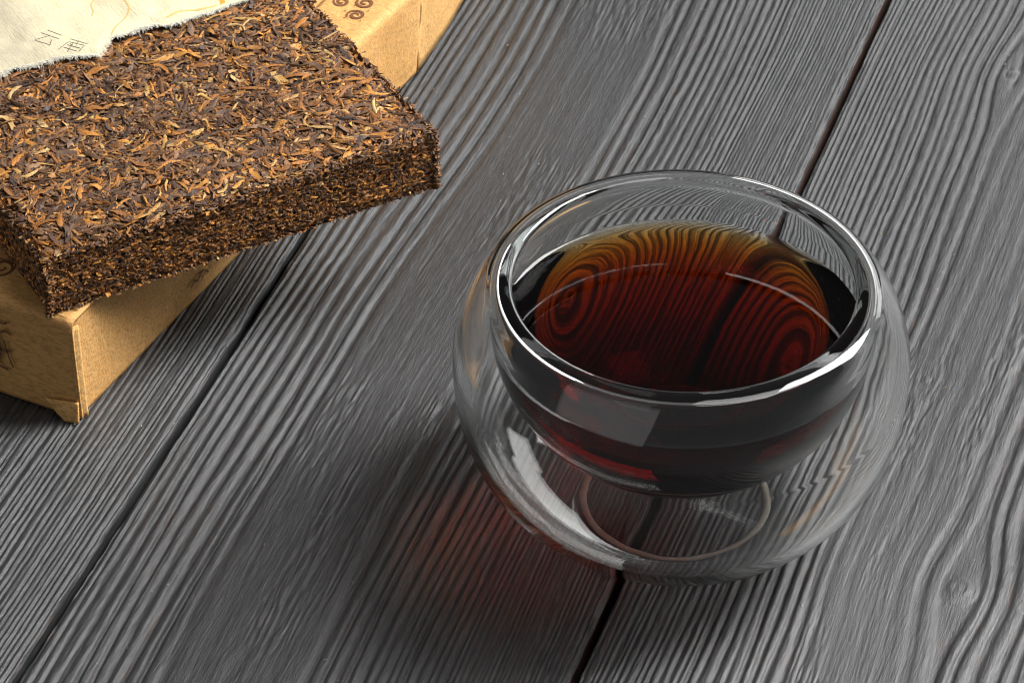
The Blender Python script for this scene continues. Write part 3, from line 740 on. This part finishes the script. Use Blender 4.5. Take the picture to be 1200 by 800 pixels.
# fuzzy fibres along the tear
NF = 3800
fa = rng.uniform(-1, TW + 0.5, NF); fb = torn_b(fa) + rng.uniform(-0.05, 0.5, NF)
fl = rng.uniform(0.35, 1.3, NF) * (0.6 + 0.7 * np.abs(vnoise(fa / 2.5, 0 * fa, 90))); ang = -np.pi / 2 + rng.normal(0, 0.55, NF)
rows = 5; t = np.linspace(0, 1, rows)[None]
th = ang[:, None] + rng.normal(0, 1.1, (NF, 1)) * t
fx = fa[:, None] + np.cumsum(np.cos(th), 1) * fl[:, None] / rows; fy = fb[:, None] + np.cumsum(np.sin(th), 1) * fl[:, None] / rows
fz = paper_z(fa, fb)[:, None] - 0.22 + rng.uniform(-0.15, 0.12, (NF, 1)) + t * rng.normal(-0.15, 0.3, (NF, 1)) * fl[:, None]
wv = 0.055 * (1 - 0.6 * t)
nx, ny = -np.sin(th), np.cos(th)
FV = np.stack([np.stack([fx + nx * wv, fy + ny * wv, fz], -1), np.stack([fx - nx * wv, fy - ny * wv, fz], -1)], 2).reshape(NF, rows * 2, 3)
fq = grid_quads(rows, 2); Q = (fq[None] + (np.arange(NF) * rows * 2)[:, None, None]).reshape(-1, 4)
tag(link('torn_fibres', mesh_np('torn_fibres', FV.reshape(-1, 3) * MM, Q, mats=(M_FIBRE,)), paper), None, None, 'stuff')
def on_paper(dz): return lambda V: np.stack([V[:, 0], V[:, 1], paper_z(V[:, 0], V[:, 1]) - 0.35 * np.clip(1 - (V[:, 1] - torn_b(V[:, 0])) / 3.0, 0, 1) + dz], -1)
chars = {'printed_character_cloud': [[(32.01, 71.46), (33.86, 68.07)], [(30.44, 71.15), (32.78, 67.12)], [(31.35, 69.28), (28.09, 69.36), (30.22, 65.92)], [(31.29, 67.63), (29.99, 65.63)]],
         'printed_character_south': [[(34.79, 66.06), (37.2, 62.29)], [(36.08, 64.4), (35.07, 63.46)], [(30.93, 63.51), (34.08, 65.2), (36.45, 62.09), (34.54, 60.75)], [(32.39, 63.85), (34.16, 61.13)], [(33.37, 64.34), (35.21, 61.54)], [(34.69, 64.1), (32.27, 61.83)], [(34.14, 64.33), (34.12, 63.29)], [(34.98, 63.01), (34.16, 62.64)]]}
for nm, ss in chars.items():
    prints(nm, [(resample(s_, 14), 0.17) for s_ in ss], on_paper(0.05), M_INK, paper)
for pts_, w in (([(50.76, 78.38), (50.95, 74.38), (50.92, 71.01), (49.14, 68.19), (46.18, 66.05), (43.98, 64.46), (41.88, 61.43), (39.23, 58.5)], 0.30),
                ([(47.54, 76.8), (45.55, 77.93), (44.09, 76.34), (43.66, 73.69), (42.41, 72.01)], 0.25), ([(55.91, 63.39), (59.34, 64.31), (62.87, 63.26), (66.19, 62.82), (68.73, 62.83)], 0.55)):
    prints('straw_fibre', [(smooth_line(pts_, 40, 6), w)], on_paper(0.045), M_GOLD, paper)
prints('straw_fleck', [(resample([(69.4, 65.3), (69.3, 63.6), (68.6, 62.2)], 8), 1.1)], on_paper(0.08), M_ORANGE, paper)

# ------------------------------------------------------------------ fine dust on the planks
ND = 1500
dx = rng.uniform(-130, 100, ND); dy = rng.uniform(-90, 210, ND); sz = 0.07 + 0.16 * rng.uniform(0, 1, ND) ** 3
yaw = rng.uniform(0, 6.28, ND); el = np.where(rng.uniform(0, 1, ND) < 0.06, rng.uniform(4, 9, ND), rng.uniform(1, 2, ND))
tet = np.array([(1, 0, 0), (-0.6, 0.7, 0), (-0.6, -0.7, 0), (0, 0, 0.9)])
P = np.repeat(tet[None], ND, 0) * sz[:, None, None]; P[:, :, 0] *= el[:, None]; P[:, :, 1] *= np.where(el > 3, 0.5, 1)[:, None]
c, s = np.cos(yaw)[:, None], np.sin(yaw)[:, None]
DV = np.stack([P[..., 0] * c - P[..., 1] * s + dx[:, None], P[..., 0] * s + P[..., 1] * c + dy[:, None], P[..., 2] - 0.03], -1)
tq = np.array([(0, 1, 3), (1, 2, 3), (2, 0, 3), (0, 2, 1)]); T = (tq[None] + (np.arange(ND) * 4)[:, None, None]).reshape(-1, 3)
dc = np.array([(0.55, 0.52, 0.46), (0.55, 0.38, 0.2), (0.42, 0.2, 0.08), (0.7, 0.68, 0.62)])[rng.choice(4, ND, p=(0.45, 0.25, 0.1, 0.2))]
o = link('dust', mesh_np('dust', DV.reshape(-1, 3) * MM, tris=T, mats=(M_DUSTM,), color=np.repeat(dc, 4, 0), smooth=False))
o.rotation_euler = (0, 0, -WANG); tag(o, 'pale dust and tea specks scattered over the planks', 'dust', 'stuff')
